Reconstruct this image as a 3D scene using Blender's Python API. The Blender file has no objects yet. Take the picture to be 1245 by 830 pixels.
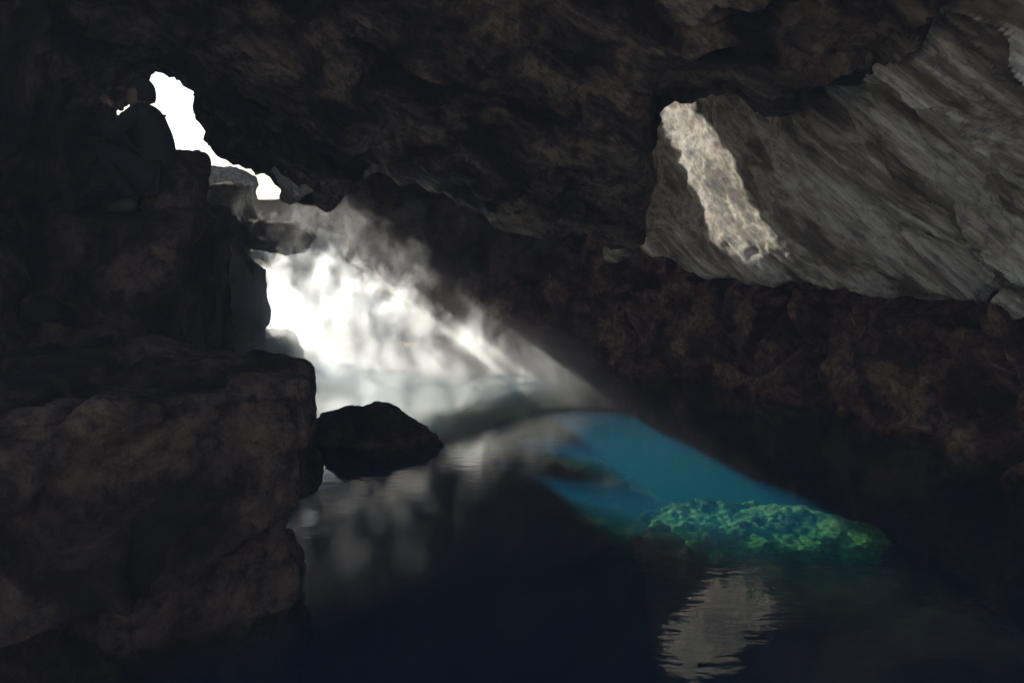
import bpy, bmesh, math, random
import numpy as np
from mathutils import Vector, noise, Matrix

scene = bpy.context.scene
random.seed(4)
SUN = Vector((-0.64, 0.67, 0.38)).normalized()
STRATA_DIR = Vector((0.50, -0.50, -0.62)).normalized()
QS = STRATA_DIR.rotation_difference(Vector((1,0,0)))
ROT_STR = QS.to_matrix()
STR_EUL = QS.to_euler()

# ---------------------------------------------------------------- materials
def nodes_of(mat):
    mat.use_nodes = True
    nt = mat.node_tree
    for n in list(nt.nodes): nt.nodes.remove(n)
    return nt

def N(nt, typ, **kw):
    n = nt.nodes.new(typ)
    for k, v in kw.items(): setattr(n, k, v)
    return n

def rock_mat(name, c_dark, c_mid, c_light, rough=0.75, strata=None, bump=0.6, scale=1.0, bdist=0.2, mott=0.2, spec=0.5):
    m = bpy.data.materials.new(name)
    nt = nodes_of(m); L = nt.links.new
    out = N(nt, 'ShaderNodeOutputMaterial'); b = N(nt, 'ShaderNodeBsdfPrincipled')
    b.inputs['Specular IOR Level'].default_value = spec
    L(b.outputs[0], out.inputs[0])
    tc = N(nt, 'ShaderNodeTexCoord')
    mp = N(nt, 'ShaderNodeMapping')
    if strata:
        m0 = N(nt, 'ShaderNodeMapping'); m0.inputs['Rotation'].default_value = STR_EUL
        L(tc.outputs['Object'], m0.inputs[0]); L(m0.outputs[0], mp.inputs[0])
        mp.inputs['Scale'].default_value = strata
    else:
        L(tc.outputs['Object'], mp.inputs[0])
    n1 = N(nt, 'ShaderNodeTexNoise'); n1.inputs['Scale'].default_value = 1.3*scale; n1.inputs['Detail'].default_value = 5; n1.inputs['Roughness'].default_value = 0.62; n1.inputs['Distortion'].default_value = 0.6
    n2 = N(nt, 'ShaderNodeTexNoise'); n2.inputs['Scale'].default_value = 7*scale; n2.inputs['Detail'].default_value = 7; n2.inputs['Roughness'].default_value = 0.76
    vo = N(nt, 'ShaderNodeTexVoronoi', feature='DISTANCE_TO_EDGE'); vo.inputs['Scale'].default_value = 2.2*scale
    L(mp.outputs[0], n1.inputs['Vector']); L(mp.outputs[0], n2.inputs['Vector'])
    wv = N(nt, 'ShaderNodeVectorMath', operation='MULTIPLY_ADD'); wv.inputs[1].default_value = (0.5, 0.5, 0.5)
    L(n2.outputs['Color'], wv.inputs[0]); L(mp.outputs[0], wv.inputs[2]); L(wv.outputs[0], vo.inputs['Vector'])
    r1 = N(nt, 'ShaderNodeValToRGB')
    r1.color_ramp.elements[0].position = 0.42; r1.color_ramp.elements[0].color = (*c_dark, 1)
    r1.color_ramp.elements[1].position = 0.60; r1.color_ramp.elements[1].color = (*c_light, 1)
    e = r1.color_ramp.elements.new(0.51); e.color = (*c_mid, 1)
    L(n1.outputs['Fac'], r1.inputs[0])
    r2 = N(nt, 'ShaderNodeValToRGB')
    r2.color_ramp.elements[0].position = 0.40; r2.color_ramp.elements[0].color = (mott, mott*.9, mott*.86, 1)
    r2.color_ramp.elements[1].position = 0.57; r2.color_ramp.elements[1].color = (1.3, 1.25, 1.18, 1)
    L(n2.outputs['Fac'], r2.inputs[0])
    mx = N(nt, 'ShaderNodeMix', data_type='RGBA', blend_type='MULTIPLY'); mx.inputs[0].default_value = 0.9
    L(r1.outputs[0], mx.inputs[6]); L(r2.outputs[0], mx.inputs[7])
    L(mx.outputs[2], b.inputs['Base Color'])
    rr = N(nt, 'ShaderNodeMapRange'); rr.inputs[3].default_value = rough-0.2; rr.inputs[4].default_value = min(1, rough+0.2)
    L(n2.outputs['Fac'], rr.inputs[0]); L(rr.outputs[0], b.inputs['Roughness'])
    cr = N(nt, 'ShaderNodeMath', operation='MINIMUM'); cr.inputs[1].default_value = 0.06; L(vo.outputs['Distance'], cr.inputs[0])
    a2 = N(nt, 'ShaderNodeMath', operation='MULTIPLY_ADD'); a2.inputs[1].default_value = 4.0
    L(cr.outputs[0], a2.inputs[0]); L(n2.outputs['Fac'], a2.inputs[2])
    bp = N(nt, 'ShaderNodeBump'); bp.inputs['Strength'].default_value = bump; bp.inputs['Distance'].default_value = bdist
    L(a2.outputs[0], bp.inputs['Height']); L(bp.outputs[0], b.inputs['Normal'])
    return m

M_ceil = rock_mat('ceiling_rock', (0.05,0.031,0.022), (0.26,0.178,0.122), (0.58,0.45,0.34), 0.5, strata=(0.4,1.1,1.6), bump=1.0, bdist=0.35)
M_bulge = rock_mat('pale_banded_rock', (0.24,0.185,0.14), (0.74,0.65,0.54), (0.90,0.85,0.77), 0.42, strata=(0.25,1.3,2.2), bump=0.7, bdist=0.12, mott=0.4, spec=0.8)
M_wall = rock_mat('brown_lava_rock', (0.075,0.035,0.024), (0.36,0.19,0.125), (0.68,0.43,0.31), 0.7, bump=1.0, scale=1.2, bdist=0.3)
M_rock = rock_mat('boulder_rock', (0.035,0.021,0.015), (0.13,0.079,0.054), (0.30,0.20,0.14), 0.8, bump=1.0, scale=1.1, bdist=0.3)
M_bed = rock_mat('silica_sediment', (0.2,0.19,0.15), (0.38,0.37,0.3), (0.6,0.58,0.5), 0.9, bump=0.8, scale=1.5)
M_alga = rock_mat('algae_coated_rock', (0.02,0.08,0.05), (0.30,0.82,0.32), (0.45,0.92,0.42), 0.9, bump=0.6, scale=2.4, bdist=0.08)
M_out = rock_mat('lava_field_ground', (0.05,0.05,0.04), (0.13,0.12,0.10), (0.24,0.23,0.2), 0.95, bump=0.6, scale=0.8)
M_bounce = rock_mat('bounce_white', (0.66,0.66,0.66), (0.8,0.8,0.8), (0.88,0.88,0.88), 0.8, bump=0.1, scale=0.8, mott=0.85)  # white surface for the added reflector behind the camera

# ---------------------------------------------------------------- mesh tools
def add_mesh(name, verts, faces, mat, smooth=True, parent=None):
    me = bpy.data.meshes.new(name)
    me.from_pydata([tuple(v) for v in verts], [], faces)
    me.update()
    if smooth:
        me.polygons.foreach_set('use_smooth', [True]*len(me.polygons))
    ob = bpy.data.objects.new(name, me)
    scene.collection.objects.link(ob)
    if mat: me.materials.append(mat)
    if parent: ob.parent = parent
    return ob

def cr_interp(P, n):
    P = np.asarray(P, float)
    K = len(P)
    E = np.concatenate([[2*P[0]-P[1]], P, [2*P[-1]-P[-2]]])
    out = []
    for i in range(K-1):
        p0, p1, p2, p3 = E[i], E[i+1], E[i+2], E[i+3]
        for k in range(n):
            t = k/n
            out.append(0.5*((2*p1)+(-p0+p2)*t+(2*p0-5*p1+4*p2-p3)*t*t+(-p0+3*p1-3*p2+p3)*t**3))
    out.append(P[-1])
    return np.array(out)

def normals_grid(G):
    du = np.gradient(G, axis=1); dv = np.gradient(G, axis=0)
    n = np.cross(du, dv)
    return n/(np.linalg.norm(n, axis=2, keepdims=True)+1e-9)

def loft(name, grid, nr, nc, mat, disp):
    G = cr_interp(grid, nr)
    G = np.transpose(cr_interp(np.transpose(G, (1,0,2)), nc), (1,0,2))
    Nn = normals_grid(G)
    R, C = G.shape[:2]
    verts = []
    for i in range(R):
        for j in range(C):
            p = G[i,j]; d = disp(Vector(p))
            verts.append(p + Nn[i,j]*d)
    faces = [(i*C+j, i*C+j+1, (i+1)*C+j+1, (i+1)*C+j) for i in range(R-1) for j in range(C-1)]
    return add_mesh(name, verts, faces, mat)

def fbm(p, H=0.9, o=5): return noise.fractal(p, H, 2.1, o)
def ridged(p, o=4): return noise.ridged_multi_fractal(p, 0.9, 2.1, o, 1.0, 2.0)
def terr(p, n=4.0):
    v = fbm(p, 0.9, 4)*n; f = math.floor(v); t = v-f
    t = t*t*t*(t*(t*6-15)+10); t = t*t*(3-2*t)
    return (f+t)/n
def blocky(p):
    """fractured rock: cells pushed in and out with open joints between them"""
    q = p + Vector((noise.noise(p*2), noise.noise(p*2+Vector((5,0,0))), noise.noise(p*2+Vector((0,5,0)))))*0.18
    d, pts = noise.voronoi(q)
    e = d[1]-d[0]
    return noise.noise(pts[0]*1.7)*min(1,e/0.08) - 0.35*max(0,1-e/0.07)

def disp_ceil(p):
    q = ROT_STR @ p; s = Vector((q.x*0.35, q.y*0.9, q.z*1.5))
    return 0.14*fbm(p*0.8) + 0.11*(ridged(s*0.9)-1.0) + 0.20*terr(s*0.9+Vector((5,5,0)),5) + 0.26*blocky(s*0.9) + 0.035*fbm(p*4.5+Vector((7,1,3)))
def disp_bulge(p):
    q = ROT_STR @ p; s = Vector((q.x*0.25, q.y*1.1, q.z*1.7))
    k = min(1, max(0, (8.6-p.y)/1.2))
    return 0.08*fbm(p*0.9+Vector((3,0,0))) + (0.06+.09*k)*(ridged(s*1.1)-1.0) + (0.10+.18*k)*terr(s*1.0,5) + (0.07+0.32*k)*blocky(Vector((q.x*0.35,q.y*1.0,q.z*1.5))) + 0.03*fbm(p*5)
def disp_rough(p):
    return 0.26*fbm(p*0.9) + 0.12*(ridged(p*1.1)-1.0) + 0.12*terr(p*1.3,5) + 0.42*blocky(Vector((p.x,p.y,p.z*0.7))*1.2) + 0.06*fbm(p*4)
def disp_left(p):
    return 0.22*fbm(p*0.7+Vector((9,0,0))) + 0.12*terr(p,4) + 0.2*blocky(p*1.1) + 0.05*fbm(p*3)

# ---------------------------------------------------------------- ceiling
top = [(-5.0,5.0,4.0),(-3.9,6.0,4.1),(-3.3,7,4.1),(-3.0,7,4.1),(-2.67,7,4.1),(-2.5,7,4.1),(-2.0,7,4.1),(-1.8,7,4.1),(-1.4,7,4.1),(-1.15,7,4.1),(-.43,7,4.1),(-.08,7,4.1),(.27,7,4.1),(1.0,6.8,4.05),(1.2,6.4,3.95),(1.5,6,3.85),(1.97,5.8,3.8),(2.4,5.7,3.8),(3.0,5.6,3.9)]
con = [(-5.4,7,3.2),(-4.5,8,3.3),(-4.12,9,3.62),(-3.86,9,3.92),(-3.55,9.3,3.63),(-3.39,9.5,3.14),(-2.8,9.6,2.79),(-2.45,9.7,2.47),(-1.98,9.8,2.5),(-1.6,10,2.95),(-.62,10,2.78),(-.12,10,2.5),(.38,10,2.23),(1.5,10,2.1),(1.48,8.6,3.35),(1.95,8,3.45),(2.6,8,3.38),(2.95,7.6,3.5),(3.4,7.2,3.6)]
top = np.array(top); con = np.array(con)
rows = []
up = top.copy(); up[:,1] -= 2.6; up[:,2] += 0.9; up[:,0] *= 1.1
rows += [up, top]
for f, s in ((0.33,0.05),(0.66,0.10)):
    r = top*(1-f)+con*f; r[:,2] -= s; rows.append(r)
rows.append(con)
b1 = con.copy(); b1[:,1] += 0.35; b1[:,2] += 0.35
b2 = con.copy(); b2[:,1] += 0.8; b2[:,2] += 1.6
b3 = con.copy(); b3[:,1] += 1.2; b3[:,2] += 4.0
rows += [b1, b2, b3]
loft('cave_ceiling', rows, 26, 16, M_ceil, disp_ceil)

# ---------------------------------------------------------------- banded overhang on the right
cols = [
 [(2.3,14.6,5.2),(2.3,14.5,4.2),(2.2,14.4,3.2),(2.0,14.0,2.4),(1.6,13.6,1.9)],
 [(2.45,12.8,5.0),(2.3,12.6,4.0),(2.15,12.3,3.1),(1.95,11.8,2.5),(1.8,11.0,2.05)],
 [(2.7,11.1,4.69),(2.6,11.0,3.68),(2.52,10.8,2.87),(2.44,10.6,2.21),(2.4,10.6,1.72)],
 [(3.05,9.0,4.2),(3.0,9.0,3.35),(2.98,9.0,2.75),(2.96,9.0,2.15),(3.05,9.4,1.66)],
 [(3.25,7.5,4.25),(3.46,7.9,3.25),(3.6,8.1,2.6),(3.7,8.4,2.0),(3.9,8.8,1.55)],
 [(3.1,6,4.1),(3.56,6.8,3.22),(3.85,7.3,2.58),(4.14,7.7,1.92),(4.38,8,1.48)],
 [(3.2,5,4.0),(3.57,5.6,3.0),(3.83,6,2.48),(4.08,6.4,1.94),(4.34,6.8,1.46)],
 [(3.3,4,4.0),(3.7,4.6,3.0),(3.95,5,2.4),(4.2,5.3,1.9),(4.5,5.7,1.4)],
 [(3.4,1,4.2),(3.8,1.4,3.2),(4.1,2,2.4),(4.4,2.3,1.9),(4.7,2.7,1.4)],
]
cols = np.array(cols)
g = np.transpose(cols, (1,0,2))
hi = g[0].copy(); hi[:,2] += 2.6; hi[:,0] += 0.2
u1 = g[-1].copy(); u1 += np.array([0.35,0.15,-0.02])
u2 = g[-1].copy(); u2 += np.array([1.3,0.7,0.25])
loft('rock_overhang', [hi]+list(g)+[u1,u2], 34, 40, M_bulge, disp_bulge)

# ---------------------------------------------------------------- swept walls
def wall(name, poly, prof, nr, nc, mat, disp):
    poly = np.array(poly, float)
    t = np.gradient(poly, axis=0); t /= np.linalg.norm(t, axis=1, keepdims=True)
    nrm = np.stack([t[:,1], -t[:,0]], axis=1)
    rows = []
    for z, off in prof:
        rows.append(np.concatenate([poly+nrm*off, np.full((len(poly),1), z)], axis=1))
    return loft(name, rows, nr, nc, mat, disp)

wall('cave_wall', [(-1.5,15.6),(0.4,14.9),(1.6,13.7),(2.6,12.3),(3.3,11.2),(3.85,10),(4.25,8.8),(4.45,7.5),(4.6,6.3),(4.8,5),(5.1,3),(5.3,-1.5)],
     [(-2.6,0.7),(-1.0,0.3),(-0.2,0.05),(0.4,-0.05),(1.1,-0.25),(1.8,-0.5),(3.2,-0.7),(7.2,-0.7)], 24, 30, M_wall, disp_rough)
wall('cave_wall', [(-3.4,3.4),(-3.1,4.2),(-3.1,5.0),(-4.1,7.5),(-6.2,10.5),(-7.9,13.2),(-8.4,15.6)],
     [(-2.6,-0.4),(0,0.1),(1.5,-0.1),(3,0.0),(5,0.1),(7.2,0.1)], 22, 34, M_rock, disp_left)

# back wall with the opening, and two hidden gaps added for sunbeams
holeA = [(-7.6,5.25),(-6.7,5.3),(-6.2,5.1),(-5.45,4.45),(-4.6,3.75),(-4.0,3.25),(-3.5,2.9),(-4.4,2.88),(-5.3,2.95),(-6.5,3.0),(-6.75,4.3),(-7.3,4.45),(-7.6,4.75)]
holeB = [(-2.6,5.0),(-2.2,5.0),(-1.5,5.05),(-0.5,5.5),(-0.2,5.95),(-1.0,6.4),(-1.5,6.05),(-2.3,5.85),(-2.7,5.45)]  # unseen gap, outlined so its beam makes the overhang's lit strip
holeC = [(-6.2,2.5),(-4.5,2.35),(-3.4,2.3),(-2.5,1.75),(-1.75,1.0),(-1.8,0.25),(-4.5,0.25),(-6.2,0.6)]  # gap added behind the steam to let the sun reach it
def inside(x, z, poly):
    c = False; K = len(poly)
    for i in range(K):
        x1,z1 = poly[i]; x2,z2 = poly[(i+1)%K]
        if (z1>z) != (z2>z) and x < (x2-x1)*(z-z1)/(z2-z1)+x1: c = not c
    return c
def back_wall():
    nx, nz = 300, 215
    bm = bmesh.new(); vv = []
    for i in range(nz+1):
        for j in range(nx+1):
            x = -9.5 + 13.5*j/nx; z = -2.6 + 9.8*i/nz
            vv.append(bm.verts.new((x, 15.2, z)))
    for i in range(nz):
        for j in range(nx):
            a = i*(nx+1)+j
            c = (vv[a].co+vv[a+nx+2].co)/2
            n1 = Vector((c.x,c.z,0)); 
            dx = 0.11*noise.noise(n1*2.2)+0.05*noise.noise(n1*7); dz = 0.11*noise.noise(n1*2.2+Vector((9,0,0)))+0.05*noise.noise(n1*7+Vector((0,9,0)))
            hole = inside(c.x+dx*.6,c.z+dz*.6,holeA) or inside(c.x+dx*1.6,c.z+dz*1.6,holeB) or inside(c.x+3.2*dx,c.z+3.2*dz,holeC)
            if not hole: bm.faces.new((vv[a],vv[a+1],vv[a+nx+2],vv[a+nx+1]))
    loose=[v for v in bm.verts if not v.link_faces]; bmesh.ops.delete(bm, geom=loose, context='VERTS')
    bv=[v for v in bm.verts if v.is_boundary]
    for it in range(3):
        new={}
        for v in bv:
            nb=[e.other_vert(v) for e in v.link_edges if e.is_boundary]
            if len(nb)==2: new[v]=(v.co*2+nb[0].co+nb[1].co)/4
        for v,c in new.items(): v.co=c
    for v in bm.verts:
        p=Vector((v.co.x,15.2,v.co.z))
        v.co.y=15.2+0.25*fbm(p*0.8+Vector((0,11,0)))+0.06*fbm(p*3.5)-0.12*blocky(p*1.1)
    me=bpy.data.meshes.new('cave_wall'); bm.to_mesh(me); bm.free()
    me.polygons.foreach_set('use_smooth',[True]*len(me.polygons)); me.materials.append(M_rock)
    ob=bpy.data.objects.new('cave_wall',me); scene.collection.objects.link(ob)
back_wall()

def box(name, x0,x1,y0,y1,z0,z1,mat):
    v=[(x0,y0,z0),(x1,y0,z0),(x1,y1,z0),(x0,y1,z0),(x0,y0,z1),(x1,y0,z1),(x1,y1,z1),(x0,y1,z1)]
    f=[(0,3,2,1),(4,5,6,7),(0,1,5,4),(1,2,6,5),(2,3,7,6),(3,0,4,7)]
    return add_mesh(name,v,f,mat,smooth=False)
box('cave_roof', -9.3, 7.5, 4.6, 15.6, 6.7, 7.3, M_wall)

def ground():
    vs=[]; fs=[]
    xs = np.concatenate([np.linspace(-400,-30,12), np.linspace(-28,12,90), np.linspace(15,400,12)])
    ys = np.concatenate([np.linspace(15.45,40,70), np.linspace(43,900,16)])
    for y in ys:
        for x in xs:
            t = min(1,max(0,(y-15.6)/7.0))
            z = 0.2 + 2.45*t
            z += 0.18*fbm(Vector((x,y,0))*0.5)*min(1,(y-15.4)) + 1.8*max(0,min(1,(y-26)/12))*(0.5+fbm(Vector((x,y,3))*0.12))
            vs.append((x,y,z))
    n=len(xs)
    for i in range(len(ys)-1):
        for j in range(n-1):
            a=i*n+j; fs.append((a,a+1,a+n+1,a+n))
    add_mesh('ground', vs, fs, M_out)
    vs=[]; fs=[]
    xs=np.linspace(-40,40,90); ys=np.concatenate([np.linspace(-1.3,-30,60),np.linspace(-40,-400,10)])
    for y in ys:
        for x in xs:
            d=-y
            z=-0.4+7.5*min(1,max(0,(d-2)/16))**1.1+0.3*fbm(Vector((x,y,0))*0.3)
            vs.append((x*(1 if d<30 else d/30),y,z))
    n=len(xs)
    for i in range(len(ys)-1):
        for j in range(n-1):
            a=i*n+j; fs.append((a,a+n,a+n+1,a+1))
    add_mesh('bounce_bank', vs, fs, M_bounce)  # unseen white bank, added to bounce sunlight into the cave
ground()

def bed():
    vs=[]; fs=[]; nx,ny=170,190
    for i in range(ny+1):
        for j in range(nx+1):
            x=-9+15*j/nx; y=-1.4+17*i/ny
            z=-1.6+0.35*fbm(Vector((x,y,0))*0.7)+0.08*fbm(Vector((x,y,4))*3)
            vs.append((x,y,z))
    for i in range(ny):
        for j in range(nx):
            a=i*(nx+1)+j; fs.append((a,a+1,a+nx+2,a+nx+1))
    add_mesh('pool_bed', vs, fs, M_bed)
bed()

# ---------------------------------------------------------------- boulders
def rock(name, pts, mat, seed=0, bevel=0.03, amp=0.04, freq=1.6, sub=0.09, cuts=9, cutk=0.12, bl=1.6):
    rnd=random.Random(seed*13+1)
    me=bpy.data.meshes.new(name); bm=bmesh.new()
    c=Vector((0,0,0))
    for p in pts: c+=Vector(p)
    c/=len(pts)
    for p in pts: bm.verts.new(Vector(p)-c)
    r=bmesh.ops.convex_hull(bm, input=bm.verts)
    junk=[v for v in r['geom_interior'] if isinstance(v,bmesh.types.BMVert)]+[v for v in r['geom_unused'] if isinstance(v,bmesh.types.BMVert)]
    if junk: bmesh.ops.delete(bm, geom=list(set(junk)), context='VERTS')
    for k in range(cuts):
        n=Vector((rnd.uniform(-1,1),rnd.uniform(-1,0.4),rnd.uniform(-0.1,1))).normalized()
        sup=max(v.co.dot(n) for v in bm.verts); inf=min(v.co.dot(n) for v in bm.verts)
        d=sup-(sup-inf)*rnd.uniform(0.02,cutk)
        bmesh.ops.bisect_plane(bm, geom=list(bm.verts)+list(bm.edges)+list(bm.faces), plane_co=n*d, plane_no=n, clear_outer=True)
        es=[e for e in bm.edges if e.is_boundary]
        if es: bmesh.ops.holes_fill(bm, edges=es, sides=0)
    bmesh.ops.remove_doubles(bm, verts=bm.verts, dist=0.01)
    bmesh.ops.dissolve_limit(bm, angle_limit=0.05, verts=bm.verts, edges=bm.edges)
    bmesh.ops.bevel(bm, geom=list(bm.edges), offset=bevel, segments=1, profile=0.6, affect='EDGES', clamp_overlap=True)
    bmesh.ops.triangulate(bm, faces=bm.faces)
    for it in range(7):
        le=[e for e in bm.edges if e.calc_length()>sub*1.5]
        if not le or len(bm.verts)>30000: break
        bmesh.ops.subdivide_edges(bm, edges=le, cuts=1)
        bmesh.ops.triangulate(bm, faces=[f for f in bm.faces if len(f.verts)>3])
    bmesh.ops.recalc_face_normals(bm, faces=bm.faces)
    bm.normal_update()
    o=Vector((seed*3.1,seed*1.7,0))
    mv=[]
    for v in bm.verts:
        p=v.co+c+o
        d=amp*(0.7*fbm(p*freq)+0.4*(ridged(p*freq*1.4)-1)+0.7*terr(Vector((p.x,p.y,p.z*1.8))*freq*0.9,4)+bl*blocky(Vector((p.x,p.y,p.z*1.5))*freq*1.3)+0.4*fbm(p*freq*5))
        mv.append(v.co+v.normal*d)
    for v,q in zip(bm.verts,mv): v.co=q
    bm.to_mesh(me); bm.free()
    me.polygons.foreach_set('use_smooth',[True]*len(me.polygons))
    me.materials.append(mat)
    ob=bpy.data.objects.new(name,me); ob.location=c; scene.collection.objects.link(ob)
    return ob
def blk(x0,x1,y0,y1,z0,z1,seed,j=0.12):
    rnd=random.Random(seed); P=[]
    for x in (x0,x1):
        for y in (y0,y1):
            for z in (z0,z1):
                P.append((x+rnd.uniform(-j,j),y+rnd.uniform(-j,j),z+rnd.uniform(-j,j)*0.6))
    for k in range(4):
        P.append((rnd.uniform(x0,x1),rnd.uniform(y0,y1),z1+rnd.uniform(0,j)))
    return P

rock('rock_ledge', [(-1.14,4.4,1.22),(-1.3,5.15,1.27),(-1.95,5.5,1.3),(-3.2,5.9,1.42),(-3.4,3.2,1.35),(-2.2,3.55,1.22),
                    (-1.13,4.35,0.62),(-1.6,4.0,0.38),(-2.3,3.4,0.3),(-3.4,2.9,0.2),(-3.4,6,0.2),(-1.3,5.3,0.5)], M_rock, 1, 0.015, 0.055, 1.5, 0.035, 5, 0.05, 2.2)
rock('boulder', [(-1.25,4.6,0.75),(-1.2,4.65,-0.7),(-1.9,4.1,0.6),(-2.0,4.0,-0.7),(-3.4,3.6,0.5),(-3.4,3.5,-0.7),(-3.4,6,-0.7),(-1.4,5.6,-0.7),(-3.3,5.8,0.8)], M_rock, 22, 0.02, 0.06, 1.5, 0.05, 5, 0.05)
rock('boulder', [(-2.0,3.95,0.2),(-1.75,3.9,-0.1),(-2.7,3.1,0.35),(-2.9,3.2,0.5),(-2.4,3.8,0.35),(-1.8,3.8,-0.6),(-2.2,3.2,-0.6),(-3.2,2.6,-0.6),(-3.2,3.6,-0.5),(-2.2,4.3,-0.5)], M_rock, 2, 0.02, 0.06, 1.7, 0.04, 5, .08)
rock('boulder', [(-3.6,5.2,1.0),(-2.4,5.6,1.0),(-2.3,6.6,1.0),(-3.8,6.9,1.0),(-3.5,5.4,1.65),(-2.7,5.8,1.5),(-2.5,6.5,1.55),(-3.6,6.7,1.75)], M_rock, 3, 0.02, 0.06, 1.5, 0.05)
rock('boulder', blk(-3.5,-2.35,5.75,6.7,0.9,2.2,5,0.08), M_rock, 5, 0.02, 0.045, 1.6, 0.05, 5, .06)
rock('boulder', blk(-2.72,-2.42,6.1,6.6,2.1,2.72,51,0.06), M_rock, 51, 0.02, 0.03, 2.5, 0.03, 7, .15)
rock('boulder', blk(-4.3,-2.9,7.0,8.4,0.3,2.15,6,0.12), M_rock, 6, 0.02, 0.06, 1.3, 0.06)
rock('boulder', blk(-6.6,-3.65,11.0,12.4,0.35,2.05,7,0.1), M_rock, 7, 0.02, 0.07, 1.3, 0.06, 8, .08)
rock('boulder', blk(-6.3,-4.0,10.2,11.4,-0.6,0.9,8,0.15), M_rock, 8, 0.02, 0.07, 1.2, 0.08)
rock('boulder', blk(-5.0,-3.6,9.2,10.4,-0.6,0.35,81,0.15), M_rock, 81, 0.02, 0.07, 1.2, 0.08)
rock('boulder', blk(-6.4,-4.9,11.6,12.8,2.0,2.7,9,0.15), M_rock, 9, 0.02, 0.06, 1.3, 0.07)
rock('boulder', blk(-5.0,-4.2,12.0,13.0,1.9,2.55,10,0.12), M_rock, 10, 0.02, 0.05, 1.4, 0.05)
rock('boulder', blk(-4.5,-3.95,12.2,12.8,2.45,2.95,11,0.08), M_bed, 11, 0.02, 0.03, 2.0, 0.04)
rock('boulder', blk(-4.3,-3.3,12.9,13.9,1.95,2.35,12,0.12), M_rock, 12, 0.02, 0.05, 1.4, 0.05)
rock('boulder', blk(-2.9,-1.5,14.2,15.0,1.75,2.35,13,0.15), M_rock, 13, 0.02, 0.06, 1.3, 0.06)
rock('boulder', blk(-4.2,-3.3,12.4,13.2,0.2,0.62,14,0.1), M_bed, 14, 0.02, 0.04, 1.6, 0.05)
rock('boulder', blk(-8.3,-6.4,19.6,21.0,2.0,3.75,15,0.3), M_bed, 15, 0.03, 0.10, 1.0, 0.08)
rock('reflection_blocker', blk(-2.65,0.0,11.7,12.3,3.15,4.9,20,0.1), M_ceil, 20, 0.03, 0.06, 1.3, 0.08)  # unseen rock added to keep the upper gap's glint off the water
rock('reflection_blocker', [(-2.62,9.35,2.52),(-2.48,9.2,2.48),(-1.72,9.3,2.98),(-1.95,9.2,3.2),(-2.45,9.1,3.25),(-2.75,9.3,2.95),(-2.5,9.8,2.6),(-1.8,9.8,3.0),(-2.3,9.8,3.4)], M_bulge, 23, 0.01, 0.04, 2.2, 0.035, 3, .06)
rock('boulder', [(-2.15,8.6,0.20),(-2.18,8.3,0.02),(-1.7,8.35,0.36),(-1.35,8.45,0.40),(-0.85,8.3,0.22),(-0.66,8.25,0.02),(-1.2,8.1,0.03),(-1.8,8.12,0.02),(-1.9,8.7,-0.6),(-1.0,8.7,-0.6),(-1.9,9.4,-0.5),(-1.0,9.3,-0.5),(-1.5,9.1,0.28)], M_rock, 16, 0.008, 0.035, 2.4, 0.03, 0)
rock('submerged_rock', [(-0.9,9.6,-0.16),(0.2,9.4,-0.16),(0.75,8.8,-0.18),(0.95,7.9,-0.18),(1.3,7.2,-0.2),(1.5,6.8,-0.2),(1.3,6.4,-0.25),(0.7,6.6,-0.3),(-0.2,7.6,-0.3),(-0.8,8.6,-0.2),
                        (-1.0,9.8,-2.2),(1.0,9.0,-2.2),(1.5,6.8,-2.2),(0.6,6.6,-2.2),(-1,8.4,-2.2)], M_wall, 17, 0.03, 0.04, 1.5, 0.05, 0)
rock('submerged_rock', [(2.1,10.6,-0.35),(3.3,11.2,-0.3),(2.6,8.5,-0.32),(2.85,6.8,-0.3),(3.0,5.5,-0.3),(4.5,5,-0.3),(4.6,9,-0.3),(2.1,10.6,-1.9),(2.8,6.8,-1.9),(3.0,5.0,-1.9),(4.6,5,-1.9),(4.6,10,-1.9)], M_wall, 24, 0.03, 0.06, 1.6, 0.06, 0)  # shelf added to stop the sunbeam spreading under water
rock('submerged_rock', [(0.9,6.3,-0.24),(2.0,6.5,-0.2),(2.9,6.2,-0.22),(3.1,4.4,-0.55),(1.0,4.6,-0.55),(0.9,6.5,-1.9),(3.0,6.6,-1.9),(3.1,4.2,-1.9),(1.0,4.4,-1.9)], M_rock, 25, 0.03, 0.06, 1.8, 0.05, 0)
# thin algae crust lying on that shelf
rock('submerged_rock', [(1.0,6.5,-0.11),(1.5,6.85,-0.09),(2.2,6.7,-0.09),(2.75,6.3,-0.10),(2.8,6.0,-0.15),(2.1,5.85,-0.15),(1.4,6.1,-0.15),(1.1,6.4,-0.3),(2.8,6.4,-0.3),(2.6,5.9,-0.3),(1.3,6.0,-0.3)], M_alga, 18, 0.02, 0.035, 4.0, 0.022, 0)
rock('submerged_rock', [(-0.9,10.4,-0.10),(0.1,10.6,-0.10),(0.6,10.2,-0.12),(-0.2,9.9,-0.12),(-1.2,10.6,-1.9),(0.9,10.8,-1.9),(0.9,9.6,-1.9),(-1.2,9.4,-1.9)], M_alga, 19, 0.03, 0.05, 2.0, 0.05, 3)

def math_n(nt,op,a,b=None,c=None,clamp=False):
    n=N(nt,'ShaderNodeMath',operation=op); n.use_clamp=clamp
    for i,v in enumerate((a,b,c)):
        if v is None: continue
        if isinstance(v,(int,float)): n.inputs[i].default_value=v
        else: nt.links.new(v,n.inputs[i])
    return n.outputs[0]
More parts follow.
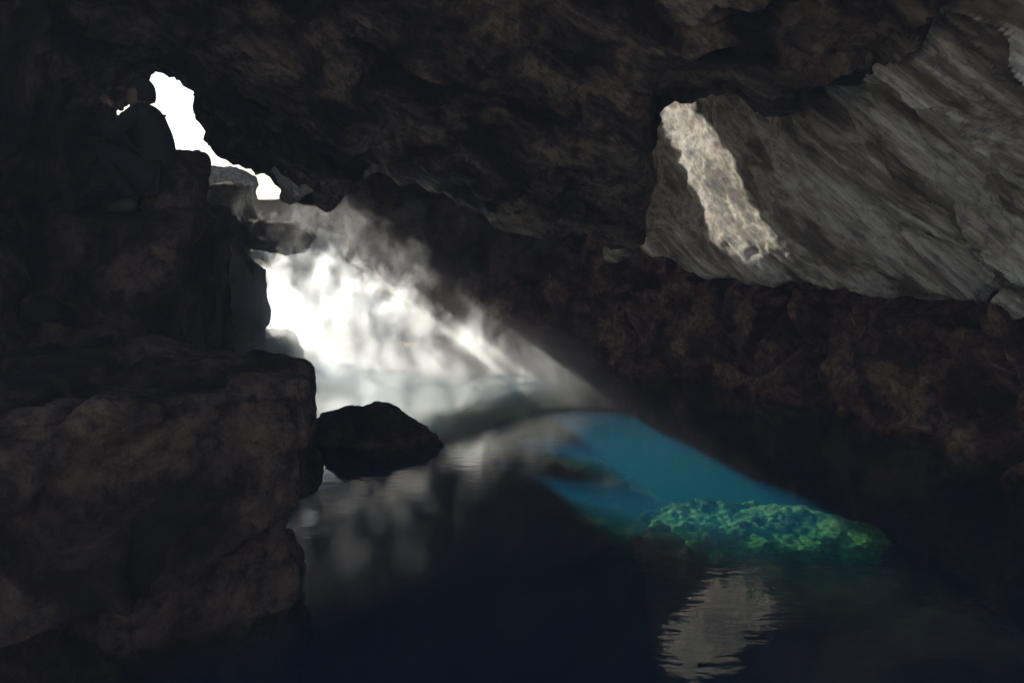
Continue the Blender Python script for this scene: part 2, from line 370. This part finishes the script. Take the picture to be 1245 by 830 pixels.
# ---------------------------------------------------------------- water
def water():
    m=bpy.data.materials.new('thermal_water'); nt=nodes_of(m); L=nt.links.new
    out=N(nt,'ShaderNodeOutputMaterial')
    tr=N(nt,'ShaderNodeBsdfTransparent'); gl=N(nt,'ShaderNodeBsdfGlossy'); gl.inputs['Roughness'].default_value=0.01
    mx=N(nt,'ShaderNodeMixShader')
    tc=N(nt,'ShaderNodeTexCoord'); mp=N(nt,'ShaderNodeMapping'); mp.inputs['Scale'].default_value=(1.6,3.6,1)
    n=N(nt,'ShaderNodeTexNoise'); n.inputs['Scale'].default_value=3.0; n.inputs['Detail'].default_value=2.5
    L(tc.outputs['Object'],mp.inputs[0]); L(mp.outputs[0],n.inputs['Vector'])
    bp=N(nt,'ShaderNodeBump'); bp.inputs['Strength'].default_value=0.09; bp.inputs['Distance'].default_value=0.02
    L(n.outputs['Fac'],bp.inputs['Height']); L(bp.outputs[0],gl.inputs['Normal'])
    ge=N(nt,'ShaderNodeNewGeometry'); dt=N(nt,'ShaderNodeVectorMath',operation='DOT_PRODUCT')
    L(ge.outputs['Incoming'],dt.inputs[0]); L(ge.outputs['Normal'],dt.inputs[1])
    c=math_n(nt,'ABSOLUTE',dt.outputs['Value'])
    p=math_n(nt,'POWER',math_n(nt,'SUBTRACT',1.0,c,clamp=True),4.2)
    f=math_n(nt,'MULTIPLY_ADD',p,0.96,0.04)
    L(f,mx.inputs[0]); L(tr.outputs[0],mx.inputs[1]); L(gl.outputs[0],mx.inputs[2]); L(mx.outputs[0],out.inputs[0])
    sc=N(nt,'ShaderNodeVolumeScatter'); sc.inputs['Color'].default_value=(0.005,0.36,0.85,1); sc.inputs['Density'].default_value=2.0; sc.inputs['Anisotropy'].default_value=0.5
    ab=N(nt,'ShaderNodeVolumeAbsorption'); ab.inputs['Color'].default_value=(0.0,0.72,0.93,1); ab.inputs['Density'].default_value=1.5
    ad=N(nt,'ShaderNodeAddShader'); L(sc.outputs[0],ad.inputs[0]); L(ab.outputs[0],ad.inputs[1]); L(ad.outputs[0],out.inputs[1])
    box('water',-9,6.2,-1.4,15.35,-3.2,0.0,m)
water()

# ---------------------------------------------------------------- steam
def haze():
    m=bpy.data.materials.new('thin_haze'); nt=nodes_of(m)
    out=N(nt,'ShaderNodeOutputMaterial'); sc=N(nt,'ShaderNodeVolumeScatter')
    sc.inputs['Density'].default_value=0.017; sc.inputs['Anisotropy'].default_value=0.0; sc.inputs['Color'].default_value=(1.0,0.87,0.92,1)
    nt.links.new(sc.outputs[0],out.inputs[1])
    box('haze',-8.8,6.4,-1.2,15.0,0.02,6.5,m)
haze()

def smooth(nt,val,a,b):
    n=N(nt,'ShaderNodeMapRange',interpolation_type='SMOOTHSTEP'); nt.links.new(val,n.inputs[0])
    n.inputs[1].default_value=a; n.inputs[2].default_value=b; n.inputs[3].default_value=0; n.inputs[4].default_value=1
    return n.outputs[0]
def steam(name, bounds, ztop, slope, dens, ymin, ymax, xmin, xmax, nscale=1.9, namp=3.0, stepr=0.22, aniso=0.5, soft=1.0, delta=0.86):
    m=bpy.data.materials.new(name+'_vapour'); nt=nodes_of(m); L=nt.links.new
    out=N(nt,'ShaderNodeOutputMaterial'); sc=N(nt,'ShaderNodeVolumeScatter')
    sc.inputs['Anisotropy'].default_value=aniso; sc.inputs['Color'].default_value=(1,1,1,1)
    tc=N(nt,'ShaderNodeTexCoord'); sep=N(nt,'ShaderNodeSeparateXYZ'); L(tc.outputs['Object'],sep.inputs[0])
    n=N(nt,'ShaderNodeTexNoise'); n.inputs['Scale'].default_value=nscale; n.inputs['Detail'].default_value=6; n.inputs['Roughness'].default_value=0.62; n.inputs['Distortion'].default_value=0.25
    mp=N(nt,'ShaderNodeMapping'); mp.inputs['Rotation'].default_value=(0,0.5,0); mp.inputs['Scale'].default_value=(1.1,0.95,0.75)
    L(tc.outputs['Object'],mp.inputs[0]); L(mp.outputs[0],n.inputs['Vector'])
    X,Y,Z=sep.outputs
    zt=math_n(nt,'MULTIPLY_ADD',X,slope,ztop)
    nn=math_n(nt,'MULTIPLY_ADD',n.outputs['Fac'],namp,-0.5*namp)
    d=math_n(nt,'SUBTRACT',math_n(nt,'ADD',zt,nn),Z)
    f=smooth(nt,d,-0.1,soft)
    f=math_n(nt,'MULTIPLY',f,smooth(nt,n.outputs['Fac'],0.42,0.66))
    f2=math_n(nt,'MULTIPLY',smooth(nt,n.outputs['Fac'],0.52,0.68),0.09)
    f=math_n(nt,'MAXIMUM',f,f2)
    lowl=math_n(nt,'MULTIPLY',math_n(nt,'SUBTRACT',1.0,smooth(nt,math_n(nt,'SUBTRACT',Z,math_n(nt,'MULTIPLY',nn,0.5)),0.1,1.0)),0.18)
    f=math_n(nt,'MAXIMUM',f,lowl)
    def edge(v,a,b,w):
        return math_n(nt,'MULTIPLY',smooth(nt,v,a,a+w),math_n(nt,'SUBTRACT',1.0,smooth(nt,v,b-w,b)))
    xx=math_n(nt,'ADD',X,math_n(nt,'MULTIPLY',nn,0.5))
    f=math_n(nt,'MULTIPLY',f,edge(xx,xmin,xmax,0.8)); f=math_n(nt,'MULTIPLY',f,edge(Y,ymin,ymax,0.8))
    f=math_n(nt,'MULTIPLY',f,edge(Z,-0.5,bounds[5],0.5))
    f=math_n(nt,'MULTIPLY',f,dens); L(f,sc.inputs['Density'])
    ab=N(nt,'ShaderNodeVolumeAbsorption'); ab.inputs['Color'].default_value=(1+delta,1+delta,1+delta,1); L(f,ab.inputs['Density'])  # colour above white cancels extinction, so the steam gains extra brightness
    ad=N(nt,'ShaderNodeAddShader'); L(sc.outputs[0],ad.inputs[0]); L(ab.outputs[0],ad.inputs[1]); L(ad.outputs[0],out.inputs[1])
    m.cycles.volume_step_rate=stepr
    return box(name,*bounds,m)
steam('steam',(-4.4,1.5,9.9,15.1,0.03,2.9),0.65,-0.40,5.4,9.7,15.6,-4.6,1.4)

# ---------------------------------------------------------------- person
def mat_simple(name,col,rough=0.8):
    m=bpy.data.materials.new(name); nt=nodes_of(m); L=nt.links.new
    out=N(nt,'ShaderNodeOutputMaterial'); b=N(nt,'ShaderNodeBsdfPrincipled'); L(b.outputs[0],out.inputs[0])
    n=N(nt,'ShaderNodeTexNoise'); n.inputs['Scale'].default_value=30; n.inputs['Detail'].default_value=4
    r=N(nt,'ShaderNodeValToRGB'); r.color_ramp.elements[0].color=(*[c*0.75 for c in col],1); r.color_ramp.elements[1].color=(*[c*1.2 for c in col],1)
    L(n.outputs['Fac'],r.inputs[0]); L(r.outputs[0],b.inputs['Base Color']); b.inputs['Roughness'].default_value=rough
    bp=N(nt,'ShaderNodeBump'); bp.inputs['Strength'].default_value=0.2; bp.inputs['Distance'].default_value=0.01; L(n.outputs['Fac'],bp.inputs['Height']); L(bp.outputs[0],b.inputs['Normal'])
    return m
MJ=mat_simple('dark_jacket',(0.022,0.017,0.016),1.0); MP=mat_simple('dark_trousers',(0.018,0.015,0.015),1.0); MS=mat_simple('skin',(0.20,0.115,0.085),0.6)
MH=mat_simple('knit_hat',(0.02,0.015,0.015),1.0); MC=mat_simple('camera_black',(0.02,0.02,0.02),0.5); MB=mat_simple('boot_leather',(0.03,0.022,0.016),0.6)

def skin_chain(name, verts, edges, radii, mat, parent, root=0, sub=2):
    me=bpy.data.meshes.new(name); me.from_pydata(verts,edges,[])
    ob=bpy.data.objects.new(name,me); scene.collection.objects.link(ob); ob.parent=parent
    me.materials.append(mat)
    md=ob.modifiers.new('skin','SKIN'); md.use_smooth_shade=True
    for i,r in enumerate(radii):
        sv=me.skin_vertices[0].data[i]; sv.radius=(r if isinstance(r,tuple) else (r,r)); sv.use_root=(i==root)
    s=ob.modifiers.new('sub','SUBSURF'); s.levels=sub; s.render_levels=sub
    return ob
person=bpy.data.objects.new('person',None); scene.collection.objects.link(person)
person.location=(-2.72,6.12,2.24)
V=[(.09,0,.28),(.10,0,.44),(.06,0,.60),(.0,0,.74),(-.02,0,.83)]
E=[(0,1),(1,2),(2,3),(3,4)]; R=[.14,.13,.14,.12,.055]
for s in (-1,1):
    b=len(V); V+=[(.0,s*.17,.725),(-.09,s*.23,.63),(-.17,s*.24,.54),(-.2,s*.15,.67),(-.215,s*.075,.78)]
    E+=[(3,b),(b,b+1),(b+1,b+2),(b+2,b+3),(b+3,b+4)]; R+=[.07,.058,.05,.043,.035]
skin_chain('jacket',V,E,R,MJ,person)
V=[(.10,0,.25)];E=[];R=[.13]
for s in (-1,1):
    b=len(V); V+=[(.06,s*.10,.26),(-.10,s*.14,.38),(-.27,s*.15,.48),(-.17,s*.14,.29),(-.04,s*.13,.11)]
    E+=[(0,b),(b,b+1),(b+1,b+2),(b+2,b+3),(b+3,b+4)]; R+=[.10,.09,.07,.06,.048]
skin_chain('trousers',V,E,R,MP,person)
for s in (-1,1):
    skin_chain('boot_%s'%('r' if s>0 else 'l'),[(.01,s*.13,.045),(-.06,s*.135,.05),(-.15,s*.14,.04),(-.23,s*.145,.03),(-.03,s*.13,.13)],[(0,1),(1,2),(2,3),(1,4)],[.045,.05,.045,.035,.05],MB,person,1)
    skin_chain('palm_%s'%('r' if s>0 else 'l'),[(-.215,s*.075,.78),(-.235,s*.078,.82),(-.25,s*.08,.85)],[(0,1),(1,2)],[.026,(.032,.018),(.03,.016)],MS,person)
    for k,ln in enumerate((.062,.070,.066,.052)):
        z=.872-k*.019
        skin_chain('finger_%d_%s'%(k+1,'r' if s>0 else 'l'),[(-.245,s*.083,z-.012),(-.245-ln*.45,s*.084,z),(-.245-ln*.85,s*.070,z+.002),(-.245-ln,s*.048,z+.002)],[(0,1),(1,2),(2,3)],[.010,.0095,.0085,.0075],MS,person,0,1)
    skin_chain('thumb_%s'%('r' if s>0 else 'l'),[(-.225,s*.075,.805),(-.222,s*.055,.825),(-.228,s*.035,.838)],[(0,1),(1,2)],[.012,.011,.009],MS,person,0,1)
def head():
    bm=bmesh.new(); bmesh.ops.create_icosphere(bm,subdivisions=4,radius=1)
    for v in bm.verts:
        x,y,z=v.co
        cx,cy,cz=x*.098,y*.078,z*.118
        if z<0: cy*=1-.28*(-z)
        if z<-.3 and x>0: cx*=1-.45*min(1,(-z-.3)/.7)
        if x<-.5 and abs(y)<.22 and -.28<z<.12: cx-=.022*(1-abs(y)/.22)*(1-abs(z+.12)/.22 if abs(z+.12)<.22 else 0)
        if x<-.5 and .0<z<.22 and .22<abs(y)<.6: cx+=.010
        if x<-.5 and abs(z+.45)<.08 and abs(y)<.35: cx-=.006
        if x<-.4 and z<-.7: cx-=.010
        v.co=(cx,cy,cz)
    me=bpy.data.meshes.new('head'); bm.to_mesh(me); bm.free(); me.polygons.foreach_set('use_smooth',[True]*len(me.polygons)); me.materials.append(MS)
    o=bpy.data.objects.new('head',me); o.location=(-.045,0,.885); scene.collection.objects.link(o); o.parent=person
    bm=bmesh.new(); bmesh.ops.create_icosphere(bm,subdivisions=4,radius=1)
    bmesh.ops.delete(bm,geom=[v for v in bm.verts if v.co.z< (0.18 if v.co.x<0 else -0.45)],context='VERTS')
    for v in bm.verts: v.co=Vector((v.co.x*.108,v.co.y*.09,v.co.z*.132))*(1+.02*noise.noise(v.co*6))
    me=bpy.data.meshes.new('hat'); bm.to_mesh(me); bm.free(); me.polygons.foreach_set('use_smooth',[True]*len(me.polygons)); me.materials.append(MH)
    o=bpy.data.objects.new('hat',me); o.location=(-.04,0,.887); scene.collection.objects.link(o); o.parent=person
    for s in (-1,1):
        skin_chain('ear_%s'%('r' if s>0 else 'l'),[(-.04,s*.078,.86),(-.033,s*.085,.885),(-.045,s*.083,.905)],[(0,1),(1,2)],[.010,.013,.009],MS,person,0,1)
        skin_chain('eye_%s'%('r' if s>0 else 'l'),[(-.128,s*.030,.892),(-.124,s*.030,.895)],[(0,1)],[.010,.010],MH,person,0,1)
head()
def cam_prop():
    bm=bmesh.new()
    r=bmesh.ops.create_cube(bm,size=1); bmesh.ops.scale(bm,vec=(.05,.13,.085),verts=r['verts'])
    r=bmesh.ops.create_cube(bm,size=1); bmesh.ops.scale(bm,vec=(.04,.05,.03),verts=r['verts']); bmesh.ops.translate(bm,vec=(0,0,.055),verts=r['verts'])
    bmesh.ops.bevel(bm,geom=list(bm.edges),offset=.006,segments=2,affect='EDGES')
    r=bmesh.ops.create_cone(bm,cap_ends=True,segments=28,radius1=.034,radius2=.037,depth=.08); bmesh.ops.rotate(bm,matrix=Matrix.Rotation(math.pi/2,3,'Y'),verts=r['verts']); bmesh.ops.translate(bm,vec=(-.06,0,-.002),verts=r['verts'])
    me=bpy.data.meshes.new('camera_body'); bm.to_mesh(me); bm.free(); me.materials.append(MC)
    o=bpy.data.objects.new('camera_body',me); o.location=(-.27,0,.875); scene.collection.objects.link(o); o.parent=person
cam_prop()

# ---------------------------------------------------------------- light
w=bpy.data.worlds.new('World'); scene.world=w; w.use_nodes=True
nt=w.node_tree
bg=nt.nodes['Background']; sky=nt.nodes.new('ShaderNodeTexSky'); sky.sky_type='NISHITA'; sky.sun_disc=False
el=math.asin(SUN.z); sky.sun_elevation=el; sky.sun_rotation=math.atan2(SUN.x,SUN.y)
nt.links.new(sky.outputs[0],bg.inputs[0]); bg.inputs[1].default_value=0.15
sd=bpy.data.lights.new('sun','SUN'); sd.energy=5; sd.angle=math.radians(0.5); sd.color=(1,0.95,0.86)
so=bpy.data.objects.new('sun',sd); scene.collection.objects.link(so); so.rotation_euler=SUN.to_track_quat('Z','Y').to_euler()

cd=bpy.data.cameras.new('camera'); cd.sensor_width=36; cd.lens=28.92; cd.shift_y=-0.0924; cd.clip_start=0.05; cd.clip_end=3000
co=bpy.data.objects.new('camera',cd); scene.collection.objects.link(co); co.location=(0,0,2); co.rotation_euler=(math.radians(90),0,0)
scene.camera=co
scene.view_settings.view_transform='Standard'; scene.view_settings.look='None'; scene.view_settings.exposure=0
